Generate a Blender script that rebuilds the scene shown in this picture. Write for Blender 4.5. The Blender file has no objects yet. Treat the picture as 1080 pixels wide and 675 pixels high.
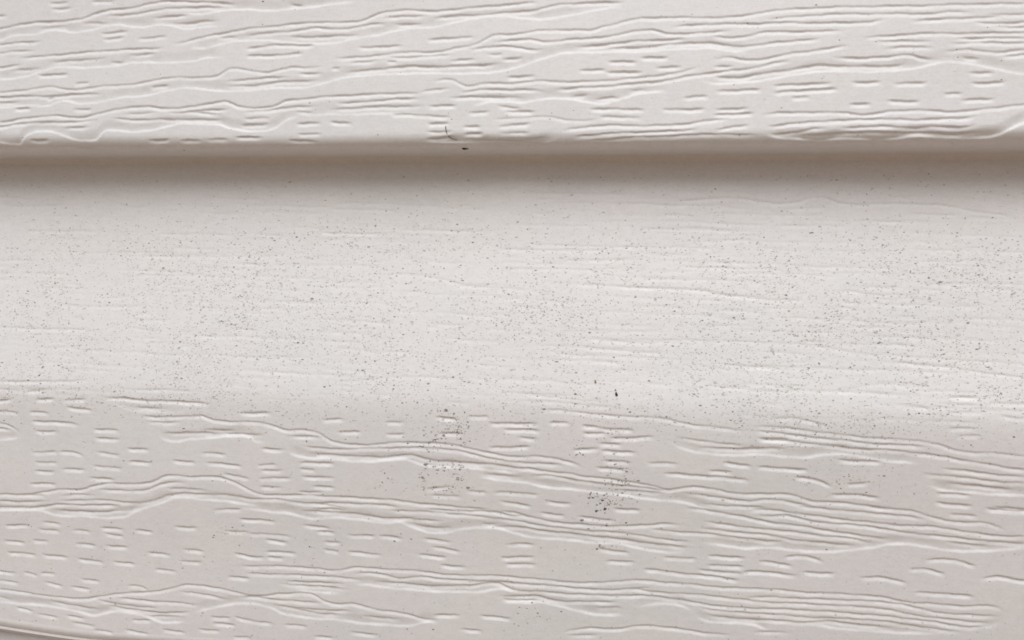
import bpy, math, random
import numpy as np
from mathutils import Matrix, Vector

# ------------------------------------------------------------------ camera, sky, sun, exposure
scene = bpy.context.scene
E = 0.1232                 # exposed height of one siding course (about 4.6 in)
PROJ = 0.0094              # how far the butt stands out from the course below
COVE = 0.0585              # height of the scooped part
ZB = 1.300                 # height of the butt line seen near the top of the picture
PW, PH, F = 1080.0, 675.0, 780.0      # photograph size, focal length in its pixels
DIST, YAW, ROLL, PITCH = 0.1690, math.radians(6.0), math.radians(-1.0), math.radians(0.0)

def cam_basis():
    fwd = Vector((-math.sin(YAW)*math.cos(PITCH), math.cos(YAW)*math.cos(PITCH), math.sin(PITCH)))
    right = fwd.cross(Vector((0, 0, 1))).normalized()
    up = right.cross(fwd).normalized()
    c, s = math.cos(ROLL), math.sin(ROLL)
    r2 = right*c - up*s
    u2 = up*c + right*s
    return r2, u2, fwd
RIGHT, UP, FWD = cam_basis()
CAM = Vector((0.017, -DIST, ZB - 0.0395))
cd = bpy.data.cameras.new('camera')
cam = bpy.data.objects.new('camera', cd)
scene.collection.objects.link(cam)
cam.matrix_world = Matrix(((RIGHT.x, UP.x, -FWD.x, CAM.x), (RIGHT.y, UP.y, -FWD.y, CAM.y),
                           (RIGHT.z, UP.z, -FWD.z, CAM.z), (0, 0, 0, 1)))
cd.sensor_width = 36.0
cd.lens = 36.0*F/PW
cd.clip_start, cd.clip_end = 0.01, 500.0
scene.camera = cam

SUN_EL, SUN_AZ = math.radians(51), math.radians(6)     # from above and in front of the wall
world = bpy.data.worlds.new('World'); scene.world = world; world.use_nodes = True
wn = world.node_tree; bg = wn.nodes['Background']
sky = wn.nodes.new('ShaderNodeTexSky'); sky.sky_type = 'NISHITA'; sky.sun_disc = False
sky.sun_elevation = SUN_EL; sky.sun_rotation = math.radians(180) - SUN_AZ
sky.air_density = 1.0; sky.dust_density = 4.0
hs = wn.nodes.new('ShaderNodeHueSaturation'); hs.inputs['Saturation'].default_value = 0.12   # overcast: cloud takes the blue out
wn.links.new(sky.outputs[0], hs.inputs['Color']); wn.links.new(hs.outputs[0], bg.inputs[0])
bg.inputs[1].default_value = 0.05
sd = bpy.data.lights.new('sun', 'SUN'); sun = bpy.data.objects.new('sun', sd); scene.collection.objects.link(sun)
sd.energy = 1.5; sd.angle = math.radians(48); sd.color = (1.0, 0.99, 0.98)
sdir = Vector((math.sin(SUN_AZ)*math.cos(SUN_EL), -math.cos(SUN_AZ)*math.cos(SUN_EL), math.sin(SUN_EL)))
sun.rotation_euler = sdir.to_track_quat('Z', 'Y').to_euler()
sun.location = (0, -3, 5)
vs = scene.view_settings
vs.view_transform = 'Standard'; vs.look = 'None'; vs.gamma = 1.0; vs.exposure = 0.43
scene.cycles.filter_width = 1.7
scene.cycles.max_bounces = 8; scene.cycles.diffuse_bounces = 5

rng = np.random.default_rng(7)

# ------------------------------------------------------------------ materials
def new_mat(name):
    m = bpy.data.materials.new(name); m.use_nodes = True
    return m, m.node_tree, m.node_tree.nodes['Principled BSDF']

def vinyl_material():
    m, t, p = new_mat('white_vinyl')
    N, L = t.nodes.new, t.links.new
    geo = N('ShaderNodeNewGeometry')
    def noise(scale_vec, scale, detail=3.0, rough=0.55):
        mp = N('ShaderNodeMapping'); mp.inputs['Scale'].default_value = scale_vec
        L(geo.outputs['Position'], mp.inputs['Vector'])
        n = N('ShaderNodeTexNoise'); n.inputs['Scale'].default_value = scale
        n.inputs['Detail'].default_value = detail; n.inputs['Roughness'].default_value = rough
        L(mp.outputs[0], n.inputs['Vector']); return n
    def ramp(src, a, b, ca, cb):
        r = N('ShaderNodeValToRGB'); e = r.color_ramp.elements
        e[0].position, e[1].position = a, b; e[0].color = (*ca, 1); e[1].color = (*cb, 1)
        L(src.outputs['Fac'], r.inputs[0]); return r
    def mul(a, b):
        x = N('ShaderNodeMix'); x.data_type = 'RGBA'; x.blend_type = 'MULTIPLY'; x.inputs[0].default_value = 1.0
        L(a.outputs[0] if a.bl_idname != 'ShaderNodeMix' else a.outputs[2], x.inputs[6])
        L(b.outputs[0] if b.bl_idname != 'ShaderNodeMix' else b.outputs[2], x.inputs[7]); return x
    base = ramp(noise((1, 1, 1), 14, 2), 0.35, 0.65, (0.794, 0.786, 0.800), (0.782, 0.789, 0.798))
    blotch = ramp(noise((1, 1, 1.5), 55, 3), 0.35, 0.65, (0.975, 0.978, 0.985), (1.0, 0.995, 0.99))
    film = ramp(noise((1, 1, 2.2), 420, 4, 0.65), 0.42, 0.70, (1, 1, 1), (0.95, 0.945, 0.935))
    fine = ramp(noise((1, 1, 1.3), 1700, 3, 0.6), 0.38, 0.66, (1, 1, 1), (0.945, 0.94, 0.935))
    c = mul(mul(base, blotch), mul(film, fine))
    L(c.outputs[2], p.inputs['Base Color'])
    rr = N('ShaderNodeMapRange'); rr.inputs[3].default_value = 0.42; rr.inputs[4].default_value = 0.58
    L(noise((1, 1, 1), 160).outputs['Fac'], rr.inputs[0]); L(rr.outputs[0], p.inputs['Roughness'])
    p.inputs['Specular IOR Level'].default_value = 0.45
    b1 = N('ShaderNodeBump'); b1.inputs['Strength'].default_value = 0.05; b1.inputs['Distance'].default_value = 0.0005
    L(noise((0.30, 1, 1.6), 900, 3).outputs['Fac'], b1.inputs['Height'])
    L(b1.outputs[0], p.inputs['Normal'])
    return m

def flat_mat(name, col, rough=0.9, var=0.35, scale=2500):
    m, t, p = new_mat(name)
    geo = t.nodes.new('ShaderNodeNewGeometry')
    n = t.nodes.new('ShaderNodeTexNoise'); n.inputs['Scale'].default_value = scale
    r = t.nodes.new('ShaderNodeValToRGB')
    r.color_ramp.elements[0].color = (*[x*(1-var) for x in col], 1)
    r.color_ramp.elements[1].color = (*[min(1, x*(1+var)) for x in col], 1)
    t.links.new(geo.outputs['Position'], n.inputs['Vector']); t.links.new(n.outputs['Fac'], r.inputs[0])
    t.links.new(r.outputs[0], p.inputs['Base Color'])
    p.inputs['Roughness'].default_value = rough; p.inputs['Specular IOR Level'].default_value = 0.2
    return m

VINYL = vinyl_material()
SPECK = [flat_mat('pale_mildew', (0.53, 0.50, 0.485), var=0.3),
         flat_mat('grey_mildew', (0.27, 0.25, 0.235), var=0.4),
         flat_mat('dark_mildew', (0.095, 0.088, 0.080), var=0.4)]
CRUMB = flat_mat('dark_crumb', (0.035, 0.026, 0.020), 0.8, 0.5)
TAN = flat_mat('tan_crumb', (0.26, 0.17, 0.08), 0.8, 0.4)
FIBRE = flat_mat('dark_fibre', (0.07, 0.065, 0.06), 0.6, 0.3)
SOIL = flat_mat('soil', (0.30, 0.210, 0.140), 1.0, 0.45, 9)
CONC = flat_mat('concrete', (0.33, 0.32, 0.30), 0.95, 0.25, 30)
SHEATH = flat_mat('sheathing', (0.35, 0.26, 0.17), 0.9, 0.25, 25)

# ------------------------------------------------------------------ the section of one course (local z = 0 at the butt of the course above)
TOP = 0.008
LIP_R = 0.0030
def cove_depth(z):                       # distance behind the face plane
    t = np.clip(-z/COVE, 0, None)
    return PROJ*np.clip(1 - t**1.35, 0, None)
def section():
    z = np.arange(TOP, -(E - LIP_R), -0.00005)
    y = np.where(z > 0, PROJ, cove_depth(z))
    k = 281; ker = np.hanning(k + 2)[1:-1]; ker /= ker.sum()
    y = np.convolve(np.pad(y, k//2, mode='edge'), ker, 'valid')          # round the crest
    a = np.linspace(0, math.pi/2, 90)[1:]
    ya = LIP_R - LIP_R*np.cos(a); za = -(E - LIP_R) - LIP_R*np.sin(a)
    rf = 0.0020                                                          # the underside turns down into the course below
    yu = np.linspace(LIP_R, PROJ - rf, 60)[1:]
    zu = np.full_like(yu, -E)
    b = np.linspace(0, math.radians(84), 24)[1:]
    yf = PROJ - rf + rf*np.sin(b); zf = -E - rf + rf*np.cos(b)
    return np.concatenate([y, ya, yu, yf]), np.concatenate([z, za, zu, zf])
SY, SZ = section()
SS = np.concatenate([[0], np.cumsum(np.hypot(np.diff(SY), np.diff(SZ)))])
NZ = len(SZ) - 82
def s_at_z(z): return float(np.interp(-z, -SZ[:NZ], SS[:NZ]))
S_CREST = s_at_z(-COVE - 0.001)
S_LIP = s_at_z(-(E - LIP_R) + 0.0004)
S_END = float(SS[-1])

LEAN = {0: 0.118, 1: -0.060}         # tilt added to darken the middle flat and brighten the upper: how far each flat leans in towards its lower edge
def onset(S):
    d = np.clip(S - S_CREST + 0.002, 0, None); return d*d/(d + 0.014)
def sec_y(k):
    return SY + LEAN.get(k, 0.0)*onset(np.minimum(SS, S_LIP))*np.interp(SS, [S_LIP + 0.003, S_END - 0.0032], [1, 0])

def on_board(px, py, k):
    """(x along the course, s down its section) of the point of course k that the photo pixel shows."""
    d = RIGHT*((px - PW/2)/F) + UP*(-(py - PH/2)/F) + FWD
    top = ZB + k*E; SYk = sec_y(k)
    # 2-D: line through camera in the YZ plane against the section
    cr = (SYk - CAM.y)*d.z - (SZ + top - CAM.z)*d.y
    i = np.nonzero(np.sign(cr[:-1]) != np.sign(cr[1:]))[0]
    if len(i) == 0:
        i = np.array([int(np.argmin(np.abs(cr[:-1])))]); 
    j = i[np.argmin(SYk[i])]
    w = cr[j]/(cr[j] - cr[j+1]) if cr[j] != cr[j+1] else 0
    w = min(max(w, 0), 1)
    s = SS[j] + w*(SS[j+1] - SS[j]); y = SYk[j] + w*(SYk[j+1] - SYk[j])
    return CAM.x + d.x*(y - CAM.y)/d.y, s

def butt_py(px): return 163.5 - 0.0060*(px - 300)*(px > 300)       # the lower edge of the upper course in the photo

# ------------------------------------------------------------------ the embossed grain, traced from the photograph
# tile: origin x, origin y, enlargement;  g = furrow (steep above, easing below), e = lip of a raised flat, d = short tick
TILES = {c: (216*i, 0, 4.093) for i, c in enumerate('ABCDE')}
TILES.update({'L%d' % (i+1): (270*i, 400, 4) for i in range(4)})
TILES.update({'M%d' % (i+1): (270*i, 535, 4) for i in range(4)})
TILES.update({'N%d' % (i+1): (360*i, 200, 3) for i in range(3)})
STROKES = '''
A g 0,125 70,108 150,98 300,88 360,80 430,52 480,42 560,36 640,15 700,6 884,4
A g 440,70 560,62 640,48 720,36 884,26 ; 160,125 220,118 300,114 ; 340,100 490,98 ; 640,76 720,70 840,62 ; 720,92 770,100 884,86
A e 0,175 60,155 160,148 230,132 340,140 420,125 480,108 600,118 700,105 800,122 884,112
A d 220,16 300,10 ; 228,42 315,34 ; 0,70 30,68 ; 440,145 555,134 ; 450,168 535,160 ; 595,166 720,155 ; 400,8 500,4
A g 0,195 60,185 200,180 ; 0,230 60,222 170,218 ; 70,250 200,242 320,230 440,220 560,212 720,204 ; 210,270 320,260 480,250 ; 545,240 620,232 685,226
A g 730,190 790,178 884,158 ; 0,290 110,276 ; 30,308 200,292 ; 470,270 540,265
A e 0,345 100,335 180,310 220,298 400,292 500,285 560,272 640,270 760,268 840,262 884,248
A d 170,325 295,320 ; 330,360 385,356 ; 655,374 725,368
A g 0,400 100,390 230,376 300,386 370,384 440,372 600,360 660,345 720,336 884,330 ; 0,420 100,416 240,415 320,408 455,402 ; 0,445 100,440 ; 200,430 240,418
A e 0,465 120,458 220,455 270,438 340,448 440,440 540,420 640,412 720,392 800,378 884,388
A d 70,472 135,468 ; 320,474 400,470
A g 0,528 120,510 220,500 360,505 450,485 520,468 640,460 720,466 820,460 884,456 ; 0,548 100,532 230,528 350,524 430,518 ; 520,495 600,490 690,482
A g 710,488 884,482 ; 260,552 400,548 ; 470,510 600,516 750,512 884,514
A e15 0,615 60,622 90,620 105,595 140,575 200,568 260,578 310,598 360,606 420,598 450,568 500,562 560,570 640,562 720,545 760,535 884,536
A d 130,604 215,602 ; 640,605 730,602 ; 780,608 870,604 ; 320,630 400,628
B g 0,10 150,12 ; 360,14 430,16 ; 0,30 100,26
B e 0,58 60,44 160,38 300,42 440,28 560,14 660,2
B g 0,152 80,138 200,118 320,106 460,92 630,90 690,80 740,58 800,46 884,38 ; 40,160 150,152 ; 160,148 300,135 400,126 470,116 560,120 640,116 720,100 800,95
B g 330,155 480,154 580,150 680,144 ; 760,75 884,66 ; 800,100 884,100
B e 0,205 100,180 220,170 340,178 560,182 640,165 740,150 820,130 884,122
B d 180,205 290,192 470,192 ; 180,238 300,234 420,226 ; 665,202 850,196
B g 0,330 60,322 95,298 160,294 210,304 270,310 340,292 370,286 440,290 520,284 ; 65,348 200,340 280,330 380,332 ; 390,318 520,312 ; 80,368 200,366 320,350 430,346 510,344
B g 540,250 660,244 780,232 884,222 ; 600,268 760,260 ; 780,265 840,262 ; 540,292 590,290 ; 600,310 720,298 800,290 884,280
B e 0,385 200,388 280,378 420,376 520,355 620,330 740,322 884,320
B g 0,440 100,438 140,455 220,462 310,450 350,432 420,424 560,412 700,406 884,400 ; 0,468 120,466 ; 150,482 240,476 330,464 500,452 ; 0,486 100,490
B g 550,442 680,438 750,432 800,426 884,425 ; 520,470 600,466 740,458 884,456 ; 380,480 480,480
B d 165,508 280,506 ; 395,530 500,528 ; 540,524 630,530 ; 150,535 270,533 ; 400,578 500,574 ; 360,605 485,612 ; 5,603 95,600 ; 130,592 245,590 ; 740,628 884,622
B e 0,530 60,538 110,552 180,562 260,562 310,545 340,520 420,500
B e5 420,500 520,492 640,492 884,488
C g 0,38 80,46 200,36 340,24 480,12 570,4 ; 0,100 70,98 ; 80,78 200,65 360,56 440,48 560,36 640,16 740,10 884,4
C e 0,122 100,115 220,90 330,68 440,72 600,80 700,62 800,42 884,30
C d 80,170 275,156
C g 0,222 140,220 200,205 300,182 350,155 450,145 560,130 700,126 800,124 840,110 884,100 ; 0,245 200,232 ; 350,180 420,174 540,170 580,176 700,168 800,160 884,152
C g 240,212 320,204 470,202 510,210 600,212 ; 160,264 300,252 ; 390,255 500,248 ; 330,232 410,232 ; 0,288 150,286 280,280 400,274 ; 700,200 884,186
C e 0,312 120,316 240,318 400,305 500,280 580,250 650,232 740,225 884,222
C d 420,332 540,328 ; 735,302 845,300 ; 860,264 884,264
C g 90,350 200,348 220,360 340,358 440,358 560,348 700,352 884,344 ; 200,398 320,386 440,386 560,390 600,398 ; 610,385 720,378 884,366
C g 30,395 130,384 190,380 ; 150,422 330,415 500,420 ; 0,425 60,425 ; 690,410 780,408 ; 790,425 884,418
C e 250,465 330,442 400,438 500,440 580,428 680,424 760,438 820,448 884,440
C d 85,458 200,452 ; 250,486 345,480 ; 415,478 540,480 ; 380,455 480,465 ; 0,492 175,505
C g5 340,512 470,508 580,500 690,516 840,512
C d 80,532 170,530 ; 75,568 185,564 ; 70,600 190,590 ; 235,545 300,542 ; 235,575 315,574 ; 385,542 520,532 ; 385,575 520,568
C g 210,600 340,604 480,604 610,592
C e15 70,620 200,618 330,625 600,612 660,585
C g 640,565 720,550 884,540 ; 690,590 884,572 ; 760,606 884,600
D g 0,100 80,80 200,72 420,72 560,65 660,46 760,38 884,32 ; 240,115 320,106 480,100 600,100 700,96 884,98 ; 650,80 760,72 884,64
D g 0,150 80,132 170,126 220,140 360,138 520,130 ; 0,186 100,172 190,172 330,160 ; 400,152 490,160 560,155 640,138 760,135 884,135
D g 0,206 120,200 260,186 420,182 520,196 600,194 700,182 884,168
D e 0,225 100,222 200,215 330,208 420,205 500,220 600,215
D g 410,252 500,246 570,256 660,250 760,230 884,215
D d 0,262 95,266 ; 115,248 230,244 ; 180,290 290,284 ; 0,310 120,308
D g 0,368 120,355 240,342 340,322 450,308 590,292 680,272 780,258 ; 0,340 180,324 320,300 380,280 ; 420,286 520,284 ; 400,325 540,330 640,315 760,298 884,280 ; 60,388 150,384
D e 360,345 420,358 520,358 640,345 760,325 884,310
D e 0,425 100,405 240,390
D d 440,390 630,384 ; 300,418 405,412 ; 690,368 884,360 ; 690,398 884,384 ; 770,420 840,416 ; 0,468 130,470 ; 210,470 390,468 ; 440,470 580,464 ; 430,494 600,484 ; 0,502 110,504
D g 620,495 720,484 884,484 ; 0,535 140,540 300,532 400,518 520,508 ; 0,575 120,568 280,562 380,552 ; 420,560 520,545 600,535 ; 0,600 110,590 240,588 370,578 500,580 640,580
D g 640,545 740,535 884,522 ; 660,580 780,570 884,552
D e18 640,575 700,592 780,602 884,612
E g 0,32 200,28 440,26 640,20 884,18 ; 0,62 300,60 480,60 600,52 680,58 ; 0,98 180,96 300,84 ; 380,90 500,86 620,80 800,74 ; 0,134 120,130
E g 170,165 300,156 400,148 520,146 640,146 884,142 ; 0,214 140,194 ; 230,180 500,178 ; 540,190 660,186 884,186 ; 260,212 400,204 510,206 ; 520,222 640,216 740,226 884,216
E g 40,248 200,250 300,246 400,238 430,248 520,256 ; 600,250 700,252 ; 0,280 120,284 240,286 340,280 390,266
E e 0,305 100,308 240,310 340,305 440,290 520,272 600,272 680,282 760,300 884,322
E d 0,358 50,358 ; 0,385 75,384 ; 140,355 265,354 ; 320,360 460,358 ; 640,314 750,316 ; 655,360 800,355 ; 540,405 610,402 ; 610,432 755,428 ; 295,435 430,438 ; 130,450 220,448
E g 0,485 120,485 200,495 300,480 420,475 560,482 680,474 760,465 884,450 ; 0,522 120,518 240,512 340,515 400,518 500,512 620,510 700,498 ; 60,550 200,546 300,545 400,550 500,545 600,548 700,535
E g 0,582 100,572 300,570 450,572 600,575 720,566 ; 700,62 800,66 884,64 ; 640,100 760,102 884,98 ; 560,168 700,166 884,164 ; 760,248 884,236 ; 720,120 884,118
E e18 0,612 80,602 200,604 280,608 360,596 420,585 520,592 700,594 780,580 830,555 884,532
L1 d 110,52 185,44 ; 145,85 225,80 ; 265,88 360,82 ; 275,118 385,128 ; 0,90 45,85 ; 0,135 75,140 ; 120,138 200,142 ; 130,178 230,180 325,190 ; 145,218 235,222 ; 395,210 500,215 ; 400,248 505,250
L1 d 135,308 240,306 ; 250,306 300,306 350,320 ; 410,305 505,318 ; 540,290 630,295 ; 545,345 640,350 ; 395,365 515,372 ; 145,350 240,350 ; 145,385 230,390 ; 260,378 360,380 ; 375,415 485,420
L1 d 730,340 825,350 ; 855,308 955,314 ; 870,350 960,355 1020,365 ; 945,395 1050,415 ; 125,440 235,440 ; 900,548 1020,545
L1 g3 0,8 360,6
L1 g 420,75 520,78 580,86 720,92 840,98 905,104 ; 550,115 650,122 720,124 ; 580,152 700,158 800,154 850,152 885,165 1080,178 ; 610,178 700,180 775,178 ; 670,225 860,225 1080,232 ; 850,210 1000,215
L1 e 660,235 700,255 820,252 900,245 960,240 1060,248 1080,260
L1 e5 460,98 530,125 590,138 700,140 800,135
L1 e 0,258 60,250 90,240
L1 g 0,185 50,205 90,230 ; 0,208 60,218
L1 g 0,485 100,486 180,476 270,462 340,464 400,448 440,438 560,440 640,430 700,406 800,408 930,412 980,425 1030,450 1080,475 ; 110,490 200,488 ; 240,492 360,484 420,488 ; 400,462 520,466 640,458 680,440 740,430 800,432
L1 g 240,512 340,508 440,508 640,512 700,490 860,482 960,486 1080,500 ; 0,540 140,540 240,528 400,530 520,528 ; 690,455 800,460 900,465 ; 0,512 110,516 220,512
L1 e 440,560 560,556 620,540 680,520 730,502 860,505 940,512 1010,522 1080,530
M1 g 220,10 400,18 520,12
M1 e 0,15 100,12 160,14 230,32 350,38 480,44 530,40 570,20 620,4
M1 d 20,76 120,76 ; 175,60 255,68 ; 165,92 250,100 ; 305,95 380,100 ; 430,84 520,92 ; 445,110 520,120 ; 570,95 645,100 ; 740,80 830,84 ; 955,98 1050,104 ; 15,140 100,148 ; 140,138 200,145 ; 320,152 405,160 ; 445,160 540,168
M1 d 30,190 150,200 ; 180,200 285,210 ; 330,216 435,230 ; 480,228 570,238 ; 625,190 715,198 ; 770,176 860,184 ; 755,225 850,230 ; 655,258 740,268 ; 990,195 1080,210 ; 0,275 65,280 ; 105,275 155,288 ; 175,278 230,282
M1 d 960,292 1050,300 ; 190,318 265,332 ; 340,300 420,312 ; 300,335 385,345 ; 540,328 580,328 625,345 ; 0,318 85,324
M1 g 0,358 100,368 200,378 330,385 420,375 520,360 640,355 720,340 770,328 860,330 940,345 1040,368 1080,372 ; 390,380 460,398 560,415 680,420 ; 200,395 270,410 360,420 440,430 ; 480,378 620,392 740,400 850,410
M1 g 740,350 830,362 930,380 980,392 ; 440,408 560,430 680,442 820,440 ; 620,460 680,458 780,460
M1 e 0,420 100,425 220,425 320,440 400,455 480,440 560,445 620,460 660,478 800,480
M1 e 800,445 900,425 980,408 1080,410
M1 d 0,395 60,408 ; 90,440 150,450 ; 290,460 360,465 ; 310,488 405,496 ; 400,515 480,525 ; 530,515 625,530 ; 560,470 640,475 ; 690,515 780,525 ; 840,512 925,520 ; 890,460 970,465 ; 900,488 990,495 ; 990,460 1080,480 ; 985,545 1050,550 ; 170,460 250,470
L2 d 0,140 65,140 ; 275,170 370,168 ; 345,222 440,220 ; 540,182 625,178 ; 550,230 625,230 ; 760,160 850,165 ; 900,155 980,155 ; 10,360 85,358 ; 20,382 115,382 ; 15,415 150,415 ; 185,350 330,352 ; 190,375 245,380 ; 195,410 330,412
L2 d 20,450 110,455 ; 240,450 330,455 ; 180,472 280,475 ; 25,290 120,295 ; 720,462 825,452 ; 740,490 860,494 ; 890,470 970,478 ; 1030,515 1080,518 ; 770,228 870,228
L2 g 0,182 60,190 120,210 220,215 270,228 320,258 370,270 480,275 560,268 650,265 740,268 860,280 940,300 1080,325 ; 120,240 240,240 300,245 ; 170,275 280,290 420,292 520,290 640,288 760,290 860,302 960,325 1080,345
L2 g 220,315 340,318 440,325 540,328 620,320 660,320 720,335 860,350 1000,358 1080,370 ; 940,398 1020,402 1080,410
L2 e 120,300 160,318 210,330 300,335 420,345 500,348 560,340 640,340 690,360 800,370 900,375 1000,385 1080,395
L2 e 930,412 1080,432
L2 g 0,478 120,485 260,490 400,498 560,508 700,525 860,540 1000,552 ; 0,505 100,505 180,518 300,530 400,545 ; 200,520 360,522 520,530 620,540
M2 e 0,8 60,20 160,30 220,48 340,44 440,55 540,68 610,66 650,85 720,108 800,110 860,98 920,90 1040,98 1080,110
M2 g 180,10 260,18 420,28 500,42 580,48 700,45 ; 640,70 720,85 840,88 ; 220,5 400,10 ; 580,45 680,52 800,62 ; 540,12 680,18 840,30 960,42 1080,58 ; 700,5 880,18 1000,20 1080,38 ; 940,70 1020,75
M2 d 0,50 80,60 ; 195,75 310,88 ; 255,102 330,108 ; 285,145 350,152 ; 285,178 340,188 ; 40,135 130,148 ; 40,185 165,195 ; 50,210 110,215 ; 385,118 500,122 ; 515,122 615,132 ; 385,190 525,204 ; 705,135 820,148 ; 740,170 800,180 860,190 ; 680,200 800,218 ; 775,248 885,258 ; 1055,160 1080,162 ; 1050,245 1080,250
M2 d5 0,110 150,122
M2 g 0,248 160,252 260,262 340,268 400,258 480,260 580,268 700,275 800,290 940,292 1080,298 ; 0,280 120,285 240,290 360,300 460,310 ; 400,280 520,285 620,305 680,298 800,310 960,318 1080,320 ; 100,310 260,320 390,325
M2 g 480,315 600,325 740,338 900,335 1020,330 1080,345 ; 80,322 200,332 300,340 400,350
M2 e 140,345 200,355 280,365 370,365
M2 e 400,330 480,335 560,345 700,358 860,365 960,362 1020,352 1080,360
M2 g 0,375 120,365 240,372 280,395 320,408 400,410 500,435 600,450 660,465 720,480 780,480 ; 0,380 80,390 200,400 290,405 ; 60,410 200,430 330,438 420,442 ; 130,425 260,450 370,458 ; 430,462 520,470 620,480
M2 e 0,412 60,425 110,450 200,468 340,480 420,492 560,505 660,505 700,495 780,495
M2 d 745,462 855,462 ; 940,462 1070,478 ; 860,520 950,532 ; 390,530 510,545 ; 240,548 320,555 ; 120,495 210,505 ; 0,485 65,490 ; 1040,395 1080,400
L3 g3 0,55 120,62 300,70 ; 80,90 200,95 340,110 460,120
L3 g6 110,125 240,132 400,150 560,158 660,168 760,190 900,205 1010,220
L3 d 0,185 110,185 ; 0,210 115,215 ; 30,245 105,248 ; 0,285 75,280 ; 160,180 240,182 ; 300,195 370,200 ; 370,205 510,212 ; 300,225 400,228 ; 420,245 520,245 600,240 ; 370,268 460,272 ; 260,295 370,290 ; 380,298 520,308 ; 390,340 500,350 ; 355,370 475,378 ; 570,350 700,355
L3 d 640,395 780,405 900,415 1000,425 ; 895,352 1010,365 ; 830,385 930,392 ; 1040,250 1080,252
L3 g 680,240 780,255 880,270 1000,275 ; 770,285 900,292 1080,295 ; 0,322 120,325 200,335 260,352 310,375 ; 0,350 100,352 240,362 ; 0,372 80,375 160,390 260,398 300,408 400,418 520,435 600,452 660,465 740,455 860,465 960,485 1080,485
L3 g 60,402 180,408 260,422 360,438 500,450 600,465 680,475 ; 700,478 800,488 900,505 1000,515 1080,512 ; 420,462 560,475 660,485 ; 780,525 900,535 1080,545
L3 e 660,265 720,292 800,312 900,320 1080,315
L3 e 0,430 60,438 140,455 240,465 340,475 440,488 540,502 640,515 740,525 800,545 860,555
L3 d 0,478 110,485 ; 0,525 80,535 ; 140,515 250,525
M3 d 120,25 220,35 ; 280,40 430,58 ; 430,8 540,12 ; 0,155 90,160 ; 0,215 95,215 ; 0,240 100,245 ; 360,180 495,195 ; 395,230 520,238 ; 640,215 780,225 ; 830,212 985,220 ; 830,250 980,260 ; 790,270 980,290 ; 560,268 640,275 760,292 860,300 960,318 ; 1050,235 1080,235
M3 g 0,20 60,38 160,60 300,75 440,82 560,78 640,72 740,80 ; 0,55 120,78 300,100 420,108 520,118 640,140 780,150 ; 0,85 160,105 280,118 380,130 500,145 640,165 760,175 ; 560,92 680,105 840,118 1000,140 1080,150 ; 720,0 820,15 940,35 1080,62 ; 800,62 900,75 1000,92 1080,98 ; 780,90 900,105 1080,122
M3 e 0,112 120,135 240,142 340,155 460,160 560,185 680,198 760,195
M3 e 790,155 880,168 980,182 1080,178
M3 g 0,300 140,312 340,325 440,318 560,315 660,325 780,335 900,348 1080,350 ; 0,330 200,340 400,355 500,350 600,348 ; 0,358 120,362 300,375 500,380 600,382 680,395 760,408 900,430 1080,440 ; 480,345 600,365 720,372 860,385 1080,412
M3 g 0,382 100,382 180,400 280,405 460,405 ; 760,425 900,450 1080,460 ; 340,430 480,432 ; 810,460 920,480 1080,488
M3 e 0,405 120,408 200,425 280,448 360,462 490,465
M3 e 510,435 600,420 680,418 740,435 780,455
M3 e 760,465 820,490 920,502 1040,515 1080,530
M3 g 200,535 300,520 440,522 540,510 680,520 800,540 940,552 ; 220,548 380,548
L4 g4 450,18 560,24 680,38 ; 280,50 400,55
L4 d5 760,75 900,75 ; 740,100 890,110 ; 750,135 920,140 ; 540,105 640,112 690,125 ; 980,150 1080,165 ; 760,205 880,208 ; 800,240 900,235 ; 940,98 1080,100
L4 g6 0,165 120,165 200,180 280,210 ; 0,198 120,210 240,225 360,240 480,250 700,270 800,300 960,312 1080,322
L4 g 0,220 140,240 300,255 420,270 560,278 700,285 ; 0,255 160,268 300,285 400,295 520,300 660,315 760,330 880,350 1080,380 ; 0,288 100,292 ; 720,375 860,390 1080,412 ; 640,400 760,408 900,425 1080,440 ; 740,435 880,452 1060,468
L4 e 0,325 100,330 180,332 240,320 320,318 420,335 540,350 660,360
L4 e 670,450 760,475 900,485 1080,495
L4 d 0,372 170,385 ; 120,415 200,425 270,450 ; 290,340 480,350 ; 340,445 430,440 ; 270,490 360,490 480,505 ; 720,485 860,490 ; 720,525 870,538 ; 960,545 1080,550
L4 g 0,485 100,490 180,515 280,522 400,535 560,552 ; 0,508 120,525 220,548
M4 g 100,0 260,12 420,28 560,40 700,60 ; 400,0 520,12 620,22 700,45 800,68 960,78 1030,110 ; 0,15 140,32 280,52 420,68 560,82 740,92 860,112 960,125 1080,130 ; 0,40 80,40 180,62 280,75 440,88 560,110 700,125 860,142 1080,160
M4 g 0,70 120,82 260,105 420,130 540,142 ; 0,98 120,112 240,128 360,140 460,160 ; 0,125 140,148 260,160 400,172 ; 740,150 860,165 960,172
M4 e 0,182 120,192 270,200 380,188 460,180 520,168 600,165 680,178 780,192 940,195 1080,182
M4 d 780,32 890,42 ; 930,10 1080,22 ; 80,218 160,215 240,235 ; 0,240 110,258 ; 155,285 290,290 ; 0,282 130,300 ; 400,310 480,305 595,330 ; 680,230 780,230 890,255 ; 610,270 680,270 760,292 ; 635,372 740,375 880,388 ; 920,312 1000,302 1080,318
M4 g 0,360 160,370 320,378 480,390 600,412 700,420 860,430 960,430 1000,440 1030,462 ; 0,390 200,400 400,408 560,420 720,455 900,470 1010,472 ; 0,412 160,420 320,430 480,440 640,470 800,490 980,505
M4 g 0,440 200,450 400,465 560,480 720,500 860,520 960,520 ; 0,465 200,480 420,490 560,505 720,530 860,545 ; 0,490 160,500 260,498 400,512 560,530 ; 0,540 120,548
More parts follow.
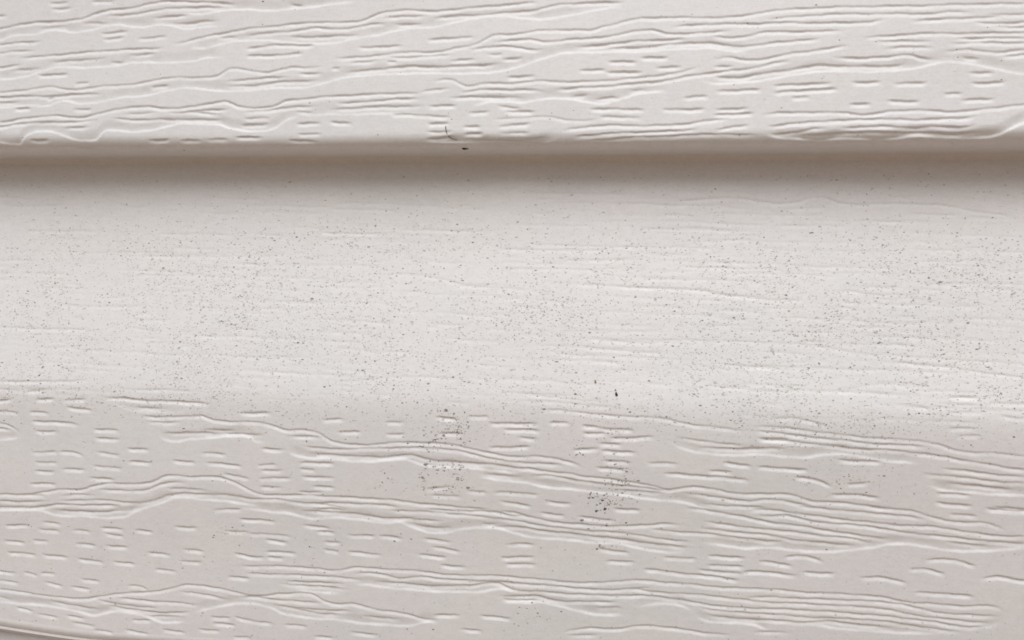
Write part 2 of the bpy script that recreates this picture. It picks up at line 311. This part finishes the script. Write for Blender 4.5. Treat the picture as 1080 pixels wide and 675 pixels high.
M4 e 180,515 300,528 440,540 600,550 760,555
M4 e 900,520 980,515 1020,480
N1 g3 0,48 120,50 240,40 ; 360,40 430,55 500,40 ; 0,22 120,30 ; 60,130 200,128 330,130 ; 430,208 700,210 900,208 ; 40,262 220,262 ; 160,360 320,368 480,365 ; 420,390 500,395 ; 420,410 560,412 ; 420,435 480,445 ; 580,460 760,465
N1 g4 0,605 180,605 290,602 ; 400,630 640,635 ; 320,660 480,665 660,672 ; 720,440 820,445 ; 840,525 980,530 ; 980,130 1080,136 ; 720,230 830,235
N2 g3 0,40 180,42 ; 0,60 190,65 ; 350,48 430,48 ; 560,8 760,12 960,15 ; 580,75 690,72 ; 610,30 680,30 ; 0,138 150,135 ; 190,125 430,130 ; 480,185 640,190 880,190 ; 130,265 260,270 400,300 520,300 ; 160,320 280,322 ; 520,365 640,375 ; 720,295 860,305 1000,312 1080,312
N2 g3 680,225 940,220 ; 760,465 900,475 1080,470 ; 750,495 900,510 1060,515 ; 770,540 900,550 ; 280,425 420,428 ; 560,640 700,660 860,670 ; 0,605 200,590 380,598 ; 860,40 960,45 1080,50 ; 1000,75 1080,80
N3 g4 0,35 120,25 360,38 440,20 490,38 640,42 840,50 920,65 1060,85 ; 700,70 800,78 900,78 ; 0,480 200,480 400,490 560,515 720,525 860,535 1080,548 ; 640,540 840,560 1080,590
N3 g3 120,55 200,60 ; 300,60 480,55 ; 580,100 780,95 ; 280,112 440,112 ; 40,162 260,155 ; 0,120 180,128 ; 0,315 240,345 400,350 ; 50,330 280,340 ; 460,325 520,320 600,330 760,332 ; 540,305 720,310 ; 740,298 900,295 1080,298 ; 780,238 900,240 ; 470,370 560,375
N3 g3 640,400 760,402 ; 250,510 420,520 ; 620,485 760,490 ; 850,650 950,655 ; 480,640 640,610 820,625 ; 80,550 300,560 ; 60,620 240,625
'''
def traced():
    """strokes as (course, kind, strength, xs, ss); pieces that meet at a tile border are joined into one line"""
    raw = []
    for line in STROKES.strip().splitlines():
        w = line.split(None, 2)
        ox, oy, sc = TILES[w[0]]
        wid = {4.093: 216, 4: 270, 3: 360}[sc]
        kind, st = w[1][0], (int(w[1][1:])/10 if len(w[1]) > 1 else 1.0)
        for piece in w[2].split(';'):
            pts = sorted(tuple(map(float, q.split(','))) for q in piece.split())
            pts = [[ox + a/sc, oy + b/sc] for a, b in pts]
            raw.append([w[0][0] if len(w[0]) > 1 else 'T', kind, st, pts, pts[0][0] < ox + 0.6 and ox > 0, pts[-1][0] > ox + wid - 0.8 and ox + wid < 1079])
    raw.sort(key=lambda q: q[3][0][0])
    lines = []
    for q in raw:
        best = None
        if q[4]:
            c = [(abs(p[3][-1][1] - q[3][0][1]), p) for p in lines if p[5] and p[0] == q[0] and p[1] == q[1] and abs(p[3][-1][0] - q[3][0][0]) < 3]
            c = [z for z in c if z[0] < 4.5]
            best = min(c, key=lambda z: z[0])[1] if c else None
        if best is not None:
            best[3][-1][1] = 0.5*(best[3][-1][1] + q[3][0][1])
            best[3].extend(q[3][1:]); best[5] = q[5]
        else:
            lines.append(q)
    out = []
    for row, kind, st, pts, lo, ro in lines:
        if lo: pts.insert(0, [pts[0][0] - rng.uniform(8, 26), pts[0][1] + rng.uniform(-0.6, 0.6)])
        if ro: pts.append([pts[-1][0] + rng.uniform(8, 26), pts[-1][1] + rng.uniform(-0.6, 0.6)])
        k = 1 if np.mean([p[1] for p in pts]) < 163 else 0
        if pts[0][0] < 1: pts.insert(0, [-14, pts[0][1]])
        if pts[-1][0] > 1078: pts.append([1094, pts[-1][1]])
        q = [on_board(a, b, k) for a, b in pts]
        out.append((k, kind, st, np.array([a for a, b in q]), np.array([b for a, b in q])))
    return out

XL = on_board(0, 340, 0)[0] - 0.004
XR = on_board(1080, 340, 0)[0] + 0.004

def invented(r, x0, x1):
    """grain of the same kind for the stretches the photo does not show"""
    out = []
    s = S_CREST + 0.002
    while s < S_LIP + 0.001:
        for _ in range(int((x1 - x0)/0.05) + 1):
            Lb = r.uniform(0.03, min(0.09, 0.9*(x1 - x0))); a = r.uniform(x0, x1 - Lb); n = r.integers(3, 6); sl = r.uniform(-0.03, 0.03)
            nk = 9
            for j in range(n):
                b0 = a + r.uniform(0, 0.3)*Lb; b1 = a + Lb*r.uniform(0.6, 1.0)
                xs = np.linspace(b0, b1, nk)
                ss = s + j*0.0011 + sl*(xs - a) + np.cumsum(r.normal(0, 0.00022, nk))
                out.append(('g', r.uniform(0.7, 1), xs, ss))
            xs = np.linspace(a, a + Lb, nk)
            out.append(('e', 1.0, xs, s + n*0.0011 + sl*(xs - a) + np.cumsum(r.normal(0, 0.0003, nk))))
        for _ in range(int((x1 - x0)/0.014)):
            l = r.uniform(0.004, 0.008); a = r.uniform(x0, x1 - l); y = s + r.uniform(0.006, 0.011)
            out.append(('d', r.uniform(0.7, 1), np.array([a, a + l]), np.array([y, y + 0.0003])))
        s += 0.0125
    for _ in range(int((x1 - x0)/0.004)):
        a = r.uniform(x0, x1); l = r.uniform(0.01, 0.04); y = r.uniform(0.018, S_CREST)
        xs = np.linspace(a, a + l, 5)
        out.append(('g', 0.25, xs, y + np.cumsum(r.normal(0, 0.0002, 5))))
    return out

def smooth_interp(x, xs, ss):
    if len(xs) < 3: return np.interp(x, xs, ss)
    m = np.gradient(ss, xs)
    i = np.clip(np.searchsorted(xs, x) - 1, 0, len(xs) - 2)
    h = xs[i+1] - xs[i]; t = np.clip((x - xs[i])/np.maximum(h, 1e-9), 0, 1)
    return ((2*t**3 - 3*t**2 + 1)*ss[i] + (t**3 - 2*t**2 + t)*h*m[i] + (-2*t**3 + 3*t**2)*ss[i+1] + (t**3 - t**2)*h*m[i+1])

def sstep(a, b, x):
    t = np.clip((x - a)/(b - a), 0, 1); return t*t*(3 - 2*t)

MM = 0.001
def carve(H, X, S, kind, st, xs, ss, r):
    e_ = 0.0006 if kind == 'd' else 0.0
    c0, c1 = np.searchsorted(X, xs[0] - e_), np.searchsorted(X, xs[-1] + e_)
    if c1 - c0 < 2: return
    x = X[c0:c1]
    c = smooth_interp(x, xs, ss)
    ph = r.uniform(0, 6.28, 3)
    L = xs[-1] - xs[0]
    if kind == 'd': xs = xs.copy(); xs[0] -= 0.0006; xs[-1] += 0.0006
    c = c + 0.00006*np.sin(x*2*math.pi/0.011 + ph[0]) + 0.00004*np.sin(x*2*math.pi/0.0047 + ph[1]) + 0.000025*np.sin(x*2*math.pi/0.0021 + ph[0]*2.3)
    tap = min(0.0022 if kind == 'd' else 0.0045, L*0.42)
    env = sstep(0, tap, x - xs[0])*sstep(0, tap, xs[-1] - x)*st*r.uniform(0.8, 1.15)
    env = env*(1 + 0.20*np.sin(x*2*math.pi/0.017 + ph[2]) + 0.16*np.sin(x*2*math.pi/0.0063 + ph[1]*1.7))
    r0, r1 = np.searchsorted(S, c.min() - 0.004), np.searchsorted(S, c.max() + 0.004)
    if r1 - r0 < 2: return
    t = (S[r0:r1, None] - c[None, :])/MM          # mm, positive below the line
    if kind == 'g':
        f = 0.225*sstep(-0.34, 0.22, t)*(1 - sstep(0.05, 1.05, t))
    elif kind == 'e':
        f = 0.20*sstep(-2.8, -0.5, t)*(1 - sstep(-0.40, 0.42, t))
    else:
        f = 0.25*sstep(-0.36, 0.20, t)*(1 - sstep(0.10, 1.10, t))
    H[r0:r1, c0:c1] -= f*env[None, :]*MM

# ------------------------------------------------------------------ building one course
def spread(parts):
    a = [np.arange(p, q, d) for p, q, d in parts]
    return np.concatenate(a)

def grid_faces(nr, nc):
    i = np.arange((nr - 1)*(nc - 1)); rr, cc = i//(nc - 1), i % (nc - 1)
    v = rr*nc + cc
    return np.stack([v, v + nc, v + nc + 1, v + 1], 1)

def mesh_of(name, P, Nn, mat):
    nr, nc = P.shape[:2]
    f = grid_faces(nr, nc)
    me = bpy.data.meshes.new(name)
    me.vertices.add(nr*nc); me.vertices.foreach_set('co', P.reshape(-1).astype(np.float32))
    me.loops.add(f.size); me.loops.foreach_set('vertex_index', f.reshape(-1).astype(np.int32))
    me.polygons.add(len(f)); me.polygons.foreach_set('loop_start', np.arange(0, f.size, 4, dtype=np.int32))
    me.update(calc_edges=True)
    me.polygons.foreach_set('use_smooth', np.ones(len(f), dtype=bool))
    me.normals_split_custom_set_from_vertices(Nn.reshape(-1, 3).astype(np.float32))
    me.materials.append(mat)
    return me

def bow(x, s, k):
    """slow waviness of the thin sheet"""
    X, S = np.meshgrid(x, s)
    return 0.00022*np.sin(X*23 + k*1.7 + S*30) + 0.00016*np.sin(X*61 + 2.1*k) + 0.00012*np.sin(S*170 + X*14 + k)

def surface(X, S, H, k):
    py = np.interp(S, SS, sec_y(k)); pz = np.interp(S, SS, SZ)
    ty, tz = np.gradient(py, S), np.gradient(pz, S)
    l = np.hypot(ty, tz); ny, nz = tz/l, -ty/l           # outward: towards -Y (and up on the cove)
    D = H + bow(X, S, k)*sstep(0.010, 0.020, S)[:, None]*(1 - sstep(S_LIP, S_LIP + 0.004, S))[:, None]
    P = np.empty((len(S), len(X), 3))
    P[..., 0] = X[None, :]
    near = 1 - sstep(0.16, 0.45, np.abs(X))                       # the added lean is local; farther along the sheet hangs true
    lean = np.interp(S, SS, sec_y(k) - SY)
    slope = LEAN.get(k, 0.0) or 1.0
    more = (1 + 0.26*np.clip(X + 0.11, 0, 0.25)/slope) if k == 0 else np.ones_like(X)  # extra lean towards the right, added to darken the lower right of the middle board
    P[..., 1] = np.interp(S, SS, SY)[:, None] + lean[:, None]*(near*more)[None, :] + D*ny[:, None]
    P[..., 2] = pz[:, None] + D*nz[:, None]
    du = np.gradient(P, axis=1); dv = np.gradient(P, axis=0)
    Nn = np.cross(dv, du); Nn /= np.linalg.norm(Nn, axis=2, keepdims=True) + 1e-12
    return P, Nn

def build_course(k, X, S, strokes, seed, parent, warp=None):
    r = np.random.default_rng(seed)
    H = np.zeros((len(S), len(X)))
    for kind, st, xs, ss in strokes: carve(H, X, S, kind, st, xs, ss, r)
    P, Nn = surface(X, S, H, k)
    if warp is not None:
        wz = warp(X)[None, :]*sstep(S_LIP - 0.018, S_LIP + 0.003, S)[:, None]
        P[..., 2] += wz; P[..., 1] -= 0.8*wz
    i1 = int(np.searchsorted(S, S_CREST)); i2 = int(np.searchsorted(S, S_LIP))
    face = bpy.data.objects.new('siding_board', mesh_of('face', P[i1:i2+1], Nn[i1:i2+1], VINYL))
    cove = bpy.data.objects.new('cove', mesh_of('cove', P[:i1+1], Nn[:i1+1], VINYL))
    lip = bpy.data.objects.new('butt_edge', mesh_of('butt_edge', P[i2:], Nn[i2:], VINYL))
    for o in (face, cove, lip): scene.collection.objects.link(o)
    cove.parent = face; lip.parent = face
    face.parent = parent; face.location = (0, 0, ZB + k*E)
    return face, (X, S, P, Nn)

# ground first
gme = bpy.data.meshes.new('ground')
gme.from_pydata([(-150, -150, 0), (150, -150, 0), (150, 150, 0), (-150, 150, 0)], [], [(0, 1, 2, 3)])
gme.materials.append(SOIL)
ground = bpy.data.objects.new('ground', gme); scene.collection.objects.link(ground)
ground['kind'] = 'structure'; ground['label'] = 'bare brown earth below the wall'; ground['category'] = 'ground'

wall = bpy.data.objects.new('house_siding', None); scene.collection.objects.link(wall)
wall['label'] = 'white wood-grain vinyl siding wall with overlapping horizontal boards'
wall['category'] = 'siding wall'

W2 = 1.5
def box(name, a, b, mat, parent):
    (x0, y0, z0), (x1, y1, z1) = a, b
    v = [(x, y, z) for x in (x0, x1) for y in (y0, y1) for z in (z0, z1)]
    me = bpy.data.meshes.new(name)
    me.from_pydata(v, [], [(0, 1, 3, 2), (4, 6, 7, 5), (0, 4, 5, 1), (2, 3, 7, 6), (0, 2, 6, 4), (1, 5, 7, 3)])
    me.materials.append(mat)
    o = bpy.data.objects.new(name, me); scene.collection.objects.link(o); o.parent = parent; return o
KLO, KHI = -9, 9
Z_LO = ZB + KLO*E - E
box('sheathing', (-W2, PROJ + 0.0016, Z_LO + 0.004), (W2, PROJ + 0.10, ZB + KHI*E + TOP), SHEATH, wall)
box('foundation', (-W2, PROJ + 0.004, -0.05), (W2, PROJ + 0.2, Z_LO + 0.0035), CONC, wall)

XF = spread([(-W2, -0.26, 0.014), (-0.26, XL, 0.0016), (XL, XR, 0.00048), (XR, 0.26, 0.0016), (0.26, W2 + 0.014, 0.014)])
XM = spread([(-W2, -0.40, 0.02), (-0.40, 0.40, 0.0022), (0.40, W2 + 0.02, 0.02)])
def with_end(a): return np.concatenate([a, [S_END]])
S_main = with_end(spread([(0, 0.008, 0.001), (0.008, S_CREST, 0.00020), (S_CREST, S_LIP + 0.003, 0.00014), (S_LIP + 0.003, S_END - 1e-5, 0.0004)]))
S_up = with_end(spread([(0, S_CREST, 0.0012), (S_CREST, S_CREST + 0.012, 0.0005), (S_CREST + 0.012, S_LIP + 0.004, 0.00014), (S_LIP + 0.004, S_END - 1e-5, 0.0004)]))
S_low = with_end(spread([(0, 0.008, 0.001), (0.008, S_CREST, 0.0005), (S_CREST, S_LIP + 0.004, 0.00042), (S_LIP + 0.004, S_END - 1e-5, 0.0008)]))

TR = traced()
rr = np.random.default_rng(21)
def margins(): return invented(rr, -0.75, XL + 0.001) + invented(rr, XR - 0.001, 0.75)
def scoop_lines(n):
    out = []
    for _ in range(n):
        a = rr.uniform(XL, XR); l = rr.uniform(0.006, 0.035); y = 0.012 + (S_CREST - 0.012)*rr.uniform(0, 1)**0.8
        xs = np.linspace(a, a + l, 5)
        out.append(('g', rr.uniform(0.08, 0.24), xs, y + 0.02*(xs - a) + np.cumsum(rr.normal(0, 0.00015, 5))))
    return out

EDGE_X0 = on_board(0, 650, 0)[0]
def edge_warp(x):       # the lower edge of the middle board lifts a little at the left
    return 0.0031*np.clip(1 - (x - EDGE_X0)/0.026, 0, 1.8)**1.3*(1 - sstep(0.02, 0.14, EDGE_X0 - x))

boards = {}
boards[1] = build_course(1, XF, S_up, [t[1:] for t in TR if t[0] == 1] + margins(), 1, wall)
boards[0] = build_course(0, XF, S_main, [t[1:] for t in TR if t[0] == 0] + scoop_lines(260) + margins(), 2, wall, edge_warp)
boards[-1] = build_course(-1, XM, S_low, invented(rr, -0.75, 0.75), 3, wall)
boards[0][0]['label'] = 'middle board filling most of the view, speckled with mildew'
boards[1][0]['label'] = 'upper board whose butt edge shades the one below'
boards[-1][0]['label'] = 'next board down, just showing in the lower left corner'
proto = boards[-1][0]
for k in range(KLO, KHI):
    if k in (-1, 0, 1): continue
    c = proto.copy(); scene.collection.objects.link(c); c.parent = wall
    if 'label' in c: del c['label']
    c.location = (0, 0, ZB + k*E)
    if k % 2: c.scale.x = 1.0
    for ch in proto.children:
        q = ch.copy(); scene.collection.objects.link(q); q.parent = c

# ------------------------------------------------------------------ dirt
def sampler(k):
    X, S, P, Nn = boards[k][1]
    def at(x, s):
        i = np.clip(np.searchsorted(X, x) - 1, 0, len(X) - 2); j = np.clip(np.searchsorted(S, s) - 1, 0, len(S) - 2)
        u = ((x - X[i])/(X[i+1] - X[i]))[:, None]; v = ((s - S[j])/(S[j+1] - S[j]))[:, None]
        f = lambda A: (A[j, i]*(1-u)*(1-v) + A[j, i+1]*u*(1-v) + A[j+1, i]*(1-u)*v + A[j+1, i+1]*u*v)
        return f(P), f(Nn)
    return at

def value_noise(x, s, cell, seed):
    r = np.random.default_rng(seed); G = r.uniform(0, 1, (128, 128))
    a, b = x/cell + 50, s/cell + 20
    i, j = np.floor(a).astype(int), np.floor(b).astype(int); u, v = a - i, b - j
    u = u*u*(3-2*u); v = v*v*(3-2*v); g = lambda p, q: G[p % 128, q % 128]
    return g(i, j)*(1-u)*(1-v) + g(i+1, j)*u*(1-v) + g(i, j+1)*(1-u)*v + g(i+1, j+1)*u*v

def specks(name, k, x, s, rad, which, label):
    """tiny low irregular crusts that follow the sheet"""
    at = sampler(k); r = np.random.default_rng(len(x) + 5)
    n = len(x); m = 6
    ang = np.arange(m)*2*math.pi/m + r.uniform(0, 6.28, (n, 1))
    rr_ = rad[:, None]*r.uniform(0.4, 1.35, (n, m)); el = r.uniform(0.9, 2.0, (n, 1))
    dx, ds = rr_*np.cos(ang)*el, rr_*np.sin(ang)
    C, Nc = at(x, s)
    R, Nr = at((x[:, None] + dx).ravel(), (s[:, None] + ds).ravel())
    V = np.concatenate([(C + Nc*(0.00003 + rad*0.22)[:, None])[:, None, :], (R + Nr*0.000012).reshape(n, m, 3)], 1).reshape(-1, 3)
    b = (np.arange(n)*(m+1))[:, None]
    j = np.arange(m); F_ = np.stack([np.broadcast_to(b, (n, m)), b + 1 + (j+1) % m, b + 1 + j], 2).reshape(-1, 3)
    me = bpy.data.meshes.new(name)
    me.vertices.add(len(V)); me.vertices.foreach_set('co', V.reshape(-1).astype(np.float32))
    me.loops.add(F_.size); me.loops.foreach_set('vertex_index', F_.reshape(-1).astype(np.int32))
    me.polygons.add(len(F_)); me.polygons.foreach_set('loop_start', np.arange(0, F_.size, 3, dtype=np.int32))
    for q in SPECK: me.materials.append(q)
    me.polygons.foreach_set('material_index', np.repeat(which, m).astype(np.int32))
    me.update(calc_edges=True)
    o = bpy.data.objects.new(name, me); scene.collection.objects.link(o)
    o.parent = boards[k][0]; o['kind'] = 'stuff'; o['label'] = label
    return o

r = np.random.default_rng(99)
# scattered over the scooped half of the middle board
n = 200000
x = r.uniform(-0.20, 0.20, n); s = r.uniform(0.012, S_LIP, n)
up = sstep(0.020, 0.034, s)*(1 - sstep(S_CREST - 0.003, S_CREST + 0.011, s))
dens = 0.035 + 0.05*(1 - sstep(0.02, 0.034, s)) + up*(0.30 + 0.70*value_noise(x, s, 0.012, 3)**1.3*1.3)*(0.45 + 0.9*value_noise(x, s, 0.0045, 4)) 
keep = r.uniform(0, 1, n) < dens*0.72
x, s = x[keep], s[keep]
rad = np.clip(r.lognormal(math.log(0.000092), 0.42, len(x)), 0.00004, 0.00022)
which = r.choice(3, len(x), p=[0.885, 0.107, 0.008])
rad = np.where(which == 2, rad*0.75, rad)
specks('mildew_specks', 0, x, s, rad, which, 'fine grey mildew specks scattered over the scooped half of the board')

# tight dark colonies on the flat half, below the middle, and singles read off the photo
cl = [(470,441,16,7,16),(480,452,14,5,22),(462,460,16,7,22),(488,457,8,6,20),(455,470,12,4,14),(460,492,10,4,16),(484,492,9,3,16),(445,503,6,3,7),(482,503,4,3,8),
      (403,508,8,5,7),(470,515,20,5,22),(650,495,14,6,16),(655,510,10,3,18),(628,524,12,3,16),(655,527,12,4,20),(640,532,12,3,14),(630,553,16,4,9),(635,577,9,5,8),
      (605,476,12,4,9),(890,500,42,18,150),(905,455,34,12,70),(925,450,28,10,36),(560,430,50,8,40),(620,428,55,6,45),(700,440,60,9,55),(440,520,50,12,20),(370,430,60,10,40),(550,415,50,6,30),
      (75,415,30,8,35),(320,585,14,10,6),(240,570,16,14,14),(560,655,20,10,14),(840,440,40,10,60),(950,590,30,8,16),(300,430,40,8,25),(640,485,26,6,20)]
xs_, ss_, rd_, wh_ = [], [], [], []
for cx, cy, ex, ey, nn in cl:
    pale = ex > 24
    for _ in range(int(nn*(1.3 if pale else 1.9))):
        q = on_board(cx + r.normal(0, ex*0.7), cy + r.normal(0, ey*0.95), 0)
        xs_.append(q[0]); ss_.append(q[1])
        rd_.append(min(r.lognormal(math.log(0.00008 if pale else 0.00012), 0.42), 0.00036)); wh_.append(r.choice(3, p=[0.7, 0.27, 0.03] if pale else [0.46, 0.46, 0.08]))
singles = [(483,504,1.4,2),(326,577,1.3,2),(430,468,1.2,2),(447,459,1.2,2),(425,461,1.0,1),(440,424,1.2,2),(490,435,1.2,2),(500,420,1.2,2),(625,525,1.7,2),(636,528,1.8,2),(641,531,1.3,2),(629,540,1.6,2),(632,577,1.7,2),
           (640,555,2.0,1),(660,552,1.3,2),(662,565,1.2,2),(630,539,1.8,2),(675,522,1.2,1),(656,508,1.5,1),(612,478,1.2,2),(1070,461,1.5,1),(970,436,1.1,2),(888,516,1.2,2),(966,522,1.0,2),(447,505,1.7,1),
           (30,554,1.4,1),(193,599,1.2,2),(456,666,1.5,1),(662,431,1.5,1),(694,432,1.3,1),(80,417,1.3,2),(108,425,1.4,1),(180,419,1.1,2),(424,425,1.5,1),(342,408,1.2,2)]
for cx, cy, rp, wq in singles:
    q = on_board(cx, cy, 0); xs_.append(q[0]); ss_.append(q[1]); rd_.append(rp*0.00014); wh_.append(wq)
specks('mildew_colony', 0, np.array(xs_), np.array(ss_), np.array(rd_), np.array(wh_), 'dark mildew spots in small clusters on the flat half of the board')

# thin scatter on the upper board
n = 2600
x = r.uniform(-0.20, 0.20, n); s = r.uniform(S_CREST, S_END - 0.006, n)
keep = r.uniform(0, 1, n) < 0.14 + 0.22*value_noise(x, s, 0.008, 8)
x, s = x[keep], s[keep]
rad = np.clip(r.lognormal(math.log(0.00008), 0.4, len(x)), 0.00004, 0.00024)
specks('mildew_specks', 1, x, s, rad, r.choice(3, len(x), p=[0.62, 0.30, 0.08]), 'sparse grey mildew specks on the upper board')

# ------------------------------------------------------------------ single bits stuck to the boards
def wpos(px, py, k):
    x, s = on_board(px, py, k)
    p, nn = sampler(k)(np.array([x]), np.array([s]))
    return Vector(p[0]) + Vector((0, 0, ZB + k*E)), Vector(nn[0])

def crumb(name, px, py, k, size, mat, label, cat, seed, tilt=0.0):
    """a lumpy, flattened crumb"""
    import bmesh
    p, nn = wpos(px, py, k); q = random.Random(seed)
    bm = bmesh.new(); bmesh.ops.create_icosphere(bm, subdivisions=2, radius=1.0)
    for v in bm.verts:
        a = 1 + 0.28*math.sin(3.1*v.co.x + seed) + 0.22*math.sin(4.3*v.co.y + 2*seed) + q.uniform(-0.16, 0.16)
        v.co = Vector((v.co.x*a*size[0], v.co.y*a*size[1], v.co.z*a*size[2]))
    me = bpy.data.meshes.new(name); bm.to_mesh(me); bm.free(); me.materials.append(mat)
    o = bpy.data.objects.new(name, me); scene.collection.objects.link(o)
    zax = nn; xax = (Vector((1, 0, 0)) - zax*zax.x).normalized(); yax = zax.cross(xax)
    ca, sa = math.cos(tilt), math.sin(tilt)
    xa, ya = xax*ca + yax*sa, yax*ca - xax*sa
    o.matrix_world = Matrix(((xa.x, ya.x, zax.x, p.x + zax.x*size[2]*0.5), (xa.y, ya.y, zax.y, p.y + zax.y*size[2]*0.5), (xa.z, ya.z, zax.z, p.z + zax.z*size[2]*0.5), (0, 0, 0, 1)))
    o['label'] = label; o['category'] = cat
    return o
MMx = 0.001
crumb('dirt_crumb', 491, 156.6, 1, (0.74*MMx, 0.26*MMx, 0.20*MMx), CRUMB, 'thin black crumb stuck under the butt edge of the upper board', 'crumb', 3, -0.12)
crumb('dirt_crumb', 650, 416, 0, (0.22*MMx, 0.48*MMx, 0.20*MMx), CRUMB, 'dark brown crumb with a tan tip, largest on the speckled board', 'crumb', 5, 0.25)
crumb('dirt_crumb', 628, 403, 0, (0.26*MMx, 0.24*MMx, 0.16*MMx), TAN, 'small olive brown crumb just up and left of the largest one', 'crumb', 8)
tip = crumb('tan_tip', 649, 411.5, 0, (0.14*MMx, 0.22*MMx, 0.12*MMx), TAN, '', '', 11)
big = [o for o in scene.objects if o.name.startswith('dirt_crumb') and 'largest on' in o['label']][0]
del tip['label']; del tip['category']
bpy.context.view_layer.update()
mw = tip.matrix_world.copy(); tip.parent = big; tip.matrix_parent_inverse = big.matrix_world.inverted(); tip.matrix_world = mw

def fibre(pxs, k, rad, label):
    pts = []
    for a, b in pxs:
        p, nn = wpos(a, b, k); pts.append(p + nn*0.00006)
    V, Fc = [], []; n = 6
    fine = []
    for i in range(len(pts)-1):
        p0, p1, p2, p3 = pts[max(i-1, 0)], pts[i], pts[i+1], pts[min(i+2, len(pts)-1)]
        for t in np.linspace(0, 1, 6, endpoint=False):
            fine.append(0.5*((2*p1) + (p2-p0)*t + (2*p0-5*p1+4*p2-p3)*t*t + (3*p1-p0-3*p2+p3)*t**3))
    fine.append(pts[-1])
    for i, p in enumerate(fine):
        d = (fine[min(i+1, len(fine)-1)] - fine[max(i-1, 0)]).normalized()
        a = d.cross(Vector((0.3, -1, 0.2))).normalized(); b = d.cross(a)
        rr2 = rad*(1.0 - 0.6*i/len(fine))
        V += [p + a*rr2*math.cos(2*math.pi*j/n) + b*rr2*math.sin(2*math.pi*j/n) for j in range(n)]
    for i in range(len(fine)-1):
        for j in range(n):
            Fc.append((i*n + j, i*n + (j+1) % n, (i+1)*n + (j+1) % n, (i+1)*n + j))
    Fc += [tuple(range(n))[::-1], tuple((len(fine)-1)*n + j for j in range(n))]
    me = bpy.data.meshes.new('plant_fibre'); me.from_pydata([tuple(v) for v in V], [], Fc); me.materials.append(FIBRE)
    o = bpy.data.objects.new('plant_fibre', me); scene.collection.objects.link(o)
    o['label'] = label; o['category'] = 'fibre'
fibre([(470, 133), (470.2, 136), (471, 140), (473, 144), (477, 146.5), (482, 148)], 1, 0.00010, 'short curved dark fibre clinging to the upper board above its edge')
